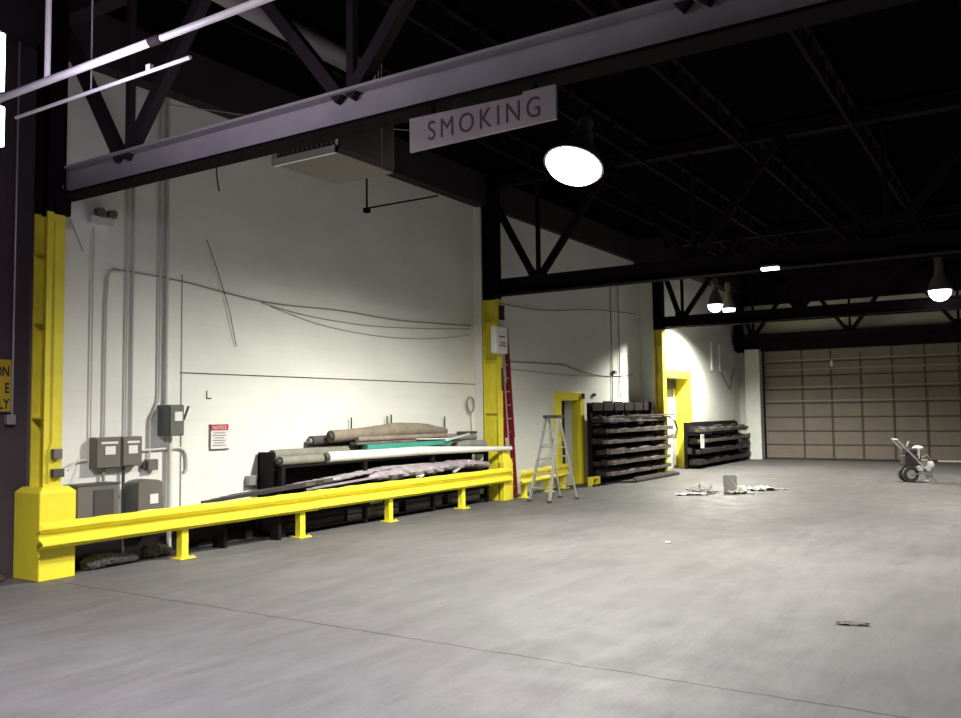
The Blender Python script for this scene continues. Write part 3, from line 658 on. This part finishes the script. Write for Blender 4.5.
# long dark bars leaning left of rack
for k in range(4):
    tag(MB().bar((8.30+.2*k, 9.97+.035*k, .69+.012*k), (10.2+.25*k, 9.80+.035*k, .80+.012*k), .034, .05).build('metal_bar', ('plank_dark','plank_green')[k%2]), ('dark bar nearest the guardrail, lying on the low stand behind it','second dark bar behind the guardrail on the low stand','third dark bar behind the guardrail on the low stand','dark bar nearest the wall on the low stand, rearmost of four')[k], 'bar', 'dark bars behind the guardrail')
t = thing('bar_stand', 'dark low stand carrying the long bars behind the rail', 'stand', (9.2, 10.05, 0))
b = MB(); b.box(8.7,8.76,9.96,10.2,.0,.67); b.box(9.66,9.72,9.84,10.02,0,.72); b.box(8.7,9.72,10.0,10.04,.5,.56); b.build('frame', 'rack', t)
# dark stock under the rack
for k, (x0, x1, z, m, lab) in enumerate(((9.98,11.4,.38,'mesh_panel','dark crate under the rack, nearest the left end'),(11.45,12.9,.3,'roll_dark','dark box on the floor under the rack, second from left'),(13.1,14.3,.42,'plank_dark','dark crate on the rack floor, third from left'),(14.5,15.7,.34,'roll_dark','dark crate on the rack floor next to the second column'))):
    t = thing('crate', lab, 'crate', ((x0+x1)/2, 10.2, .09)); zz = .09
    b = MB(); b.box(x0,x1,10.03,10.4,zz,zz+.02)
    for j in range(3): b.box(x0,x1,10.03,10.045,zz+.03+j*(z-.06)/3,zz+.03+j*(z-.06)/3+(z-.06)/3-.015)
    b.box(x0,x1,10.385,10.4,zz,z+zz-.03); b.box(x0,x0+.015,10.03,10.4,zz,z+zz-.03); b.box(x1-.015,x1,10.03,10.4,zz,z+zz-.03)
    b.build('box', m, t); MB().box(x0-.01,x1+.01,10.02,10.41,z+zz-.03,z+zz).build('lid', m, t)
tag(MB().box(12.0,12.35,9.97,9.99,.32,.4).build('wood_block', 'lilac'), 'small pale block seen below the rail against the rack', 'block')
crumple('plastic_bag', 'grey crumpled bag on the floor below the transformer cabinets', [(6.6,10.12,.07),(6.9,10.12,.10),(7.35,10.12,.06)], .14, 'debris_grey', 12, 'bag', .6)
crumple('plastic_bag', 'grey crumpled bag on the floor left of the thick pale conduit', [(7.55,10.22,.07),(7.75,10.22,.10),(7.95,10.22,.06)], .13, 'debris_grey', 13, 'bag', .7)
# low plinth shadowed below
struct('baseboard_left', MB().box(6.3, 9.8, 10.46, 10.5, 0, .33), 'rack')
tag(MB().box(6.45,7.2,10.24,10.45,0,.3).build('floor_box', 'rack', bevel=.01), 'low black box on the floor below the wide transformer cabinet', 'box')
# bits at foot of dark wall
t = crumple('debris_pile', 'dark dusty debris heaped at the foot of the dark wall, left edge', [(5.1,10.32,.03),(5.4,10.33,.06),(5.7,10.33,.03)], .09, 'rust', 15, 'debris', .7)

# ================================================================== COLUMN 2 SIGN + RED LADDER
t = thing('column_sign', 'grey white sign box hung high on the second yellow column', 'sign', (16.1, 9.72, 3.2))
MB().box(15.92, 16.42, 9.70, 9.85, 3.20, 3.80).build('board', 'white_sign', t, bevel=.03)
for z, x0, x1 in ((3.36,16.05,16.33),(3.42,16.08,16.30),(3.55,16.04,16.30)): MB().box(x0, x1, 9.695, 9.70, z, z+.03).build('text_line', 'box_grey', t)
t = thing('extension_ladder', 'tall red fibreglass extension ladder leaning upright beside the second column', 'ladder', (16.78, 9.95, 0))
xa, xb = 16.62, 17.02
def lean(z): return 9.92 + .22*z/3.8
for x in (xa, xb):
    MB().bar((x, lean(0.0), 0.0), (x, lean(2.6), 2.6), .05, .11, (0,1,0)).build('base_rail', 'red', t)
    MB().bar((x+.04*(1 if x == xa else -1), lean(1.35)-.05, 1.35), (x+.04*(1 if x == xa else -1), lean(3.75)-.05, 3.75), .045, .10, (0,1,0)).build('fly_rail', 'red', t)
    MB().box(x-.04, x+.04, lean(0)-.06, lean(0)+.06, 0, .05).build('foot', 'rubber', t)
z = .25
while z < 3.7:
    dy = -.05 if z > 1.5 else 0
    MB().tube([(xa, lean(z)+dy, z), (xb, lean(z)+dy, z)], .017, 8).build('rung', 'alu', t, smooth=True); z += .305
MB().bar((xa-.02, lean(3.75)-.05, 3.78), (xb+.02, lean(3.75)-.05, 3.78), .06, .12).build('end_cap', 'alu_dark', t)

# ================================================================== BAY 2: cables, conduits
cable('long cable sagging along the wall between red ladder and tall rack', [(17.3,10.28,3.10),(18.7,10.28,3.12),(20.2,10.28,3.13),(20.6,10.27,3.08),(21.5,10.28,2.98),(22.6,10.28,2.93),(23.8,10.28,2.96),(24.9,10.28,3.04)], .014, 'cable_grey')
cable('thin lower cable crossing under the sagging one past the ladder', [(17.3,10.288,2.93),(19,10.288,2.90),(21,10.288,2.88),(23.6,10.288,2.96)], .008, 'cable_grey')
conduit('left one of two thin conduits dropping to the tall plank rack', [(23.3,10.27,2.2),(23.3,10.27,5.9)], .014, 'cable_grey')
conduit('right one of two thin conduits dropping to the tall plank rack', [(23.85,10.27,2.3),(23.85,10.27,5.9)], .014, 'cable_grey')
cable('thin dark wire strung beneath the second truss beam', [(16.7,10.2,4.42),(19,10.2,4.45),(22,10.2,4.75),(25,10.2,4.9)], .01, 'cable')
tag(MB().box(23.35,23.5,10.2,10.3,3.0,3.1).build('junction_box','conduit_grey',bevel=.004), 'small junction box where the cables cross over the plank rack', 'electrical box')
tag(MB().box(22.0,22.12,10.24,10.3,2.34,2.42).build('wall_hook','box_dark',bevel=.004), 'small dark hook on the wall just above the tall plank rack', 'hook')

# ================================================================== STEP LADDER
t = thing('step_ladder', 'open aluminium step ladder standing in front of the short guardrail', 'ladder', (16.85, 8.85, 0), -0.17)
H = 1.80
for s in (-1, 1):
    MB().bar((-.52, s*.27, 0), (-.02, s*.17, H), .028, .075, (1,0,0)).build('front_rail', 'alu', t, world=False)
    MB().bar((.52, s*.23, 0), (.05, s*.15, H-.04), .022, .04, (1,0,0)).build('rear_rail', 'alu', t, world=False)
    MB().box(-.57, -.48, s*.27-.03, s*.27+.03, 0, .05).build('foot', 'rubber', t, world=False)
    MB().box(.48, .56, s*.23-.025, s*.23+.025, 0, .04).build('foot', 'rubber', t, world=False)
    MB().bar((-.20, s*.19, 1.15), (.22, s*.17, 1.15), .01, .025).build('spreader', 'alu', t, world=False)
for k in range(1, 6):
    z = k*.305; f = z/H; x = -.52+.5*f; hw = .27-.10*f
    MB().box(x-.03, x+.06, -hw, hw, z-.03, z).build('step', 'alu', t, world=False)
for z in (.32, .95, 1.3):
    f = z/H; x = .52-.47*f; hw = .23-.08*f
    MB().box(x-.012, x+.012, -hw, hw, z-.015, z+.015).build('rear_brace', 'alu', t, world=False)
MB().box(-.10, .14, -.20, .20, H-.02, H+.045).build('top_cap', 'alu_dark', t, world=False, bevel=.01)

# ================================================================== PLANK RACKS
def plank_rack(x0, x1, y0, y1, zt, n, label, labels, seed, z_first=.12, over=.25, back=True, left_panel=False, top=.30):
    rnd = random.Random(seed)
    t = thing('plank_rack', label, 'rack', ((x0+x1)/2, (y0+y1)/2, 0))
    for x in (x0+.05, (x0+x1)/2, x1-.05):
        MB().box(x-.04, x+.04, y1-.09, y1-.01, 0, zt-.05).build('upright', 'rack', t)
    if back:
        MB().box(x0, x1, y1-.01, y1+.02, .02, zt).build('back_panel', 'mesh_panel', t)
    if left_panel: MB().box(x0-.02, x0+.01, y0+.1, y1+.02, 0, zt-.02).build('end_panel', 'mesh_panel', t)
    dz = (zt-top-z_first)/n
    for k in range(n):
        z = z_first + k*dz
        a = MB()
        for x in (x0+.1, (x0+x1)/2, x1-.1): a.bar((x, y1-.05, z+.02), (x, y0+.06, z+.02), .05, .04)
        a.box(x0+.05, x1-.05, y0+.12, y1-.09, z+.04, z+.055)
        a.build('shelf_arm', 'rack', t)
        nb = 3
        for j in range(nb):
            d = (y1-.1-(y0+.02))/nb; ya = y0+.02+j*d
            hh = dz*rnd.uniform(.40,.60) if j else dz*rnd.uniform(.34,.50)
            xa = x0 + rnd.uniform(-.05,.25) ; xb = x1 + rnd.uniform(-.1, over)
            # uneven board : several segments with ragged thickness
            segs = 14; vs = []; fs = []
            for i in range(segs+1):
                x = xa+(xb-xa)*i/segs; h1 = hh*(1+rnd.uniform(-.3,.15)); yo = rnd.uniform(-.03,.03) if j == 0 else 0; zb = z+.057
                vs += [(x,ya+yo,zb),(x,ya+d*.93,zb),(x,ya+d*.93,zb+h1),(x,ya+yo,zb+h1*rnd.uniform(.75,1))]
            for i in range(segs):
                for q in range(4): fs.append((4*i+q,4*i+(q+1)%4,4*i+4+(q+1)%4,4*i+4+q))
            fs += [(0,1,2,3), tuple(4*segs+q for q in (3,2,1,0))]
            mm = 'plank_grey' if (j == 0 and k < n) else 'plank_dark'
            if seed == 22 and j == 0: mm = 'plank_green' if k > 1 else 'plank_dark'
            tag(MB().add(vs, fs).build('plank_bundle', mm), labels[k] if j == 0 else labels[k].replace('front', ('', 'middle', 'rear')[j]), 'planks', 'plank bundles on the ' + label.split(' plank rack')[0] + ' plank rack')
    return t
ords = ['lowest', 'second lowest', 'third lowest', 'fourth lowest', 'fifth lowest', 'sixth lowest', 'top']
plank_rack(21.0, 25.35, 9.38, 9.99, 2.15, 6, 'tall dark plank rack between the yellow door and third column',
           ['ragged grey front plank bundle on %s shelf of the tall rack' % (ords[i] if i < 5 else 'topmost') for i in range(6)], 21, .16, .5)
plank_rack(27.75, 33.6, 9.2, 9.72, 1.52, 4, 'low dark plank rack beyond the tall yellow doorway',
           ['dark green grey front plank bundle on %s shelf of the low rack' % (('lowest','second lowest','second highest','highest')[i]) for i in range(4)], 22, .08, .25, top=.02)
# loose items on / by racks
b = MB(); 
for k in range(7): b.box(21.25+.02*k, 24.9+.05*k, 9.12+.07*k, 9.18+.07*k, .03+.012*k, .09+.015*k)
tag(MB().prism([(21.6,9.35),(21.9,9.02),(25.2,9.0),(25.9,9.28),(25.2,9.36)], 0.0, 'Z', .06).build('deck_board', 'plank_dark', bevel=.01), 'wide dark board lying flat on the floor before the tall rack', 'board')
for k in range(5):
    tag(MB().bar((21.9+.12*k, 9.05+.06*k, .085+.0*k), (25.0+.1*k, 9.04+.06*k, .085), .045, .04).build('metal_bar', 'plank_grey' if k == 0 else 'plank_dark'), 'slim slat lying on the flat board before the tall rack', 'slat', 'slats on the floor board')
tag(MB().bar((22.4,9.45,1.80),(26.6,9.42,1.80),.14,.04).build('long_board','plank_grey'), 'long thin board on top of the tall rack reaching past the column', 'board')
# upper ragged panels on the back panel of tall rack
for k in range(6):
    x = 21.05+k*.72
    tag(MB().box(x, x+.64, 9.86, 9.89, 1.93, 2.16+.012*((k*7)%4)).build('dark_panel', 'mesh_panel', bevel=.01), 'dark upright panel standing along the top of the tall rack', 'panel', 'upright panels on the tall rack')
t = thing('cable_bundle', 'thin tangled cables hanging off the right end of the tall rack', 'cable', (25.9, 9.4, 1.2))
for k in range(4):
    MB().tube([(25.6,9.42+.03*k,1.75),(25.95+.05*k,9.40,1.6),(26.15+.04*k,9.4,1.35),(25.9+.1*k,9.42,1.05),(25.75+.1*k,9.44,1.2)], .012, 6).build('strand', 'cable' if k%2 else 'cable_grey', t, smooth=True)
t = thing('low_stand', 'small yellow floor stand between door and tall rack', 'stand', (20.9, 9.72, 0))
MB().box(20.4, 20.92, 9.62, 9.74, .17, .23).build('top_bar', 'yellow', t)
for x in (20.46, 20.86): MB().box(x-.05, x+.05, 9.62, 9.74, 0, .17).build('leg', 'yellow', t)
MB().box(20.3, 20.92, 9.5, 9.56, 0, .05).build('floor_bar', 'rack', t)
t = thing('white_clamp', 'small white bent clamp hung at the left end of the low rack', 'clamp', (27.8, 9.16, .7))
for x in (27.82, 28.02): MB().bar((x,9.17,.68),(x,9.17,1.1),.05,.03).build('jaw', 'white_plastic', t)
MB().bar((27.8,9.17,1.1),(28.04,9.17,1.1),.05,.04).build('bridge', 'white_plastic', t)
# wall 3 fittings
conduit('left one of two white pipes high on the far wall', [(31.0,9.76,3.35),(31.0,9.76,4.35)], .035, 'whitepipe')
conduit('right one of two white pipes high on the far wall', [(31.95,9.76,3.35),(31.95,9.76,4.35)], .035, 'whitepipe')
t = thing('wall_bracket', 'triangular grey bracket on the far wall beside the white pipes', 'bracket', (33, 9.75, 2.8))
MB().bar((31.9,9.74,3.38),(33.0,9.74,3.34),.06,.06).build('cross_arm', 'whitepipe', t)
MB().bar((32.1,9.75,3.3),(33.15,9.75,2.7),.04,.05).build('brace', 'conduit_grey', t)
MB().bar((33.15,9.75,2.7),(33.75,9.75,3.55),.04,.05).build('brace', 'conduit_grey', t)

# ================================================================== FLOOR THINGS
t = thing('metal_bucket', 'grey square metal pail standing among pale sheets on the floor', 'bucket', (20.32, 6.05, 0), .3)
b = MB(); r0, r1, h = .14, .16, .38
vs = [(-r0,-r0,0),(r0,-r0,0),(r0,r0,0),(-r0,r0,0),(-r1,-r1,h),(r1,-r1,h),(r1,r1,h),(-r1,r1,h),(-r1+.012,-r1+.012,h),(r1-.012,-r1+.012,h),(r1-.012,r1-.012,h),(-r1+.012,r1-.012,h),(-r0+.012,-r0+.012,.02),(r0-.012,-r0+.012,.02),(r0-.012,r0-.012,.02),(-r0+.012,r0-.012,.02)]
fs = [(3,2,1,0),(12,13,14,15)] + [(i,(i+1)%4,(i+1)%4+4,i+4) for i in range(4)] + [(i+4,(i+1)%4+4,(i+1)%4+8,i+8) for i in range(4)] + [(i+8,(i+1)%4+8,(i+1)%4+12,i+12) for i in range(4)]
b.add(vs, fs).build('pail', 'galvan', t, world=False)
MB().tube([(-.16,0,.34),(-.17,-.1,.2),(-.165,-.17,.12),(.0,-.18,.1),(.165,-.17,.12),(.17,-.1,.2),(.16,0,.34)], .006, 6).build('bail_handle', 'chrome', t, world=False)
MB().box(-.08, .04, -.165, -.155, .08, .24).build('pale_label', 'debris', t, world=False)
def scrap(name, label, cx, cy, L, W, rz, m, seed, cat='sheet', z=.02):
    rnd = random.Random(seed); nx, ny = 12, 5; vs = []; fs = []
    for i in range(nx+1):
        for j in range(ny+1):
            u = (i/nx-.5)*L + rnd.uniform(-.02,.02); v = (j/ny-.5)*W*(1+rnd.uniform(-.3,.3))
            x = cx+u*math.cos(rz)-v*math.sin(rz); y = cy+u*math.sin(rz)+v*math.cos(rz)
            vs.append((x, y, .006+rnd.uniform(0,z)*(1 if 0 < i < nx else .3)))
    for i in range(nx):
        for j in range(ny): a = i*(ny+1)+j; fs.append((a,a+1,a+ny+2,a+ny+1))
    return tag(MB().add(vs, fs).build(name, m, solid=.004), label, cat)
rz = math.atan2(-.844, .537)
scrap('plastic_sheet', 'crumpled pale sheet on the floor right of the grey pail', 21.0, 5.65, .9, .45, rz, 'debris', 31, z=.09)
scrap('plastic_sheet', 'small crumpled pale sheet at the foot of the grey pail', 20.1, 5.75, .5, .5, rz, 'debris', 32, z=.07)
scrap('paper_strip', 'narrow pale strip pointing right, farthest from the pail', 21.35, 5.25, .6, .12, rz, 'debris', 33, z=.03)
scrap('plastic_sheet', 'flat pale sheet lying at the left end of the floor litter', 19.25, 6.6, .75, .28, rz, 'debris', 34, z=.05)
t = thing('wire_tangle', 'tangle of pale wire on the floor left of the grey pail', 'wire', (19.8, 6.45, 0))
rnd = random.Random(5)
for k in range(5):
    pts = [(19.75+rnd.uniform(-.3,.3), 6.5+rnd.uniform(-.35,.35), .015+rnd.uniform(0,.18)*(j%2)) for j in range(7)]
    MB().tube(pts, .01, 6).build('loop', 'debris' if k%2 else 'debris_grey', t, smooth=True)
scrap('cardboard_scrap', 'dark scrap lying alone on the near floor at right', 8.33, 1.42, .14, .24, .2, 'rust', 35, 'scrap', z=.012)
scrap('paper_scrap', 'tiny white scrap lying alone in the middle of the floor', 12.12, 4.53, .07, .06, .4, 'cart_white', 36, 'scrap', z=.02)

# wheeled machine
t = thing('paint_sprayer', 'wheeled cart sprayer with silver slanting handles in front of roll door', 'machine', (25.0, 2.65, 0), math.atan2(-.844,.537))
# local x = to the right in the picture, local y = away from the camera
for y in (-.10, .12):
    wl = MB().tube([(-.16,y-.05,.2),(-.16,y+.05,.2)], .2, 22).build('wheel', 'rubber', t, world=False, smooth=True)
    MB().tube([(-.16,y-.06,.2),(-.16,y+.06,.2)], .115, 18).build('hub', 'chrome', wl, world=False, smooth=True)
MB().tube([(-.16,-.12,.2),(-.16,.14,.2)], .02, 8).build('axle', 'chrome', t, world=False)
for y in (-.15, .12):
    MB().tube([(-.48,y,1.10),(-.40,y,1.0),(.02,y,.55),(.34,y,.20),(.40,y,.02)], .028, 10).build('handle_rail', 'chrome', t, world=False, smooth=True)
MB().tube([(-.48,-.15,1.10),(-.48,.12,1.10)], .026, 10).build('handle_grip', 'chrome', t, world=False, smooth=True)
MB().tube([(-.3,-.24,.9),(-.24,-.24,1.05)], .03, 8).build('upper_lever', 'chrome', t, world=False, smooth=True)
MB().box(-.3, .12, -.15, .15, .42, .70).build('engine_block', 'cart_dark', t, world=False, bevel=.03)
MB().box(-.25, .08, -.14, .14, .72, .86).build('engine_cover', 'cart_dark', t, world=False, bevel=.04)
MB().lathe([(.05,.82),(.12,.84),(.13,.88),(.09,.92),(.03,.93)], (.10,-.02,0), 18).build('top_cap', 'cart_white', t, world=False, smooth=True)
MB().tube([(.06,-.12,.60),(.06,-.12,.86)], .035, 10).build('filter', 'cart_white', t, world=False, smooth=True)
MB().box(-.05, .34, -.12, .12, .26, .58).build('pump_body', 'galvan', t, world=False, bevel=.03)
MB().lathe([(.03,.34),(.09,.37),(.10,.45),(.07,.52),(.02,.53)], (.36,-.1,0), 16).build('pump_knob', 'cart_white', t, world=False, smooth=True)
MB().tube([(.02,-.28,.36),(.02,-.20,.36)], .07, 14).build('side_knob', 'cart_white', t, world=False, smooth=True)
MB().tube([(.25,-.24,.35),(.25,-.18,.35)], .06, 14).build('side_gauge', 'cart_white', t, world=False, smooth=True)
MB().tube([(.1,-.15,.3),(.3,-.2,.12),(.45,-.2,.03)], .02, 8).build('suction_tube', 'chrome', t, world=False, smooth=True)
MB().tube([(.2,0,.62),(.3,-.1,.7),(.38,-.12,.55),(.42,-.1,.3),(.3,-.1,.1)], .014, 8).build('hose', 'conduit_grey', t, world=False, smooth=True)
MB().box(.36, .44, -.22, .22, 0, .03).build('front_stand', 'chrome', t, world=False)
MB().bar((-.16,-.2,.2),(.36,-.2,.25),.03,.03).build('frame_tube', 'conduit_grey', t, world=False)
MB().bar((-.16,.2,.2),(.36,.2,.25),.03,.03).build('frame_tube', 'conduit_grey', t, world=False)
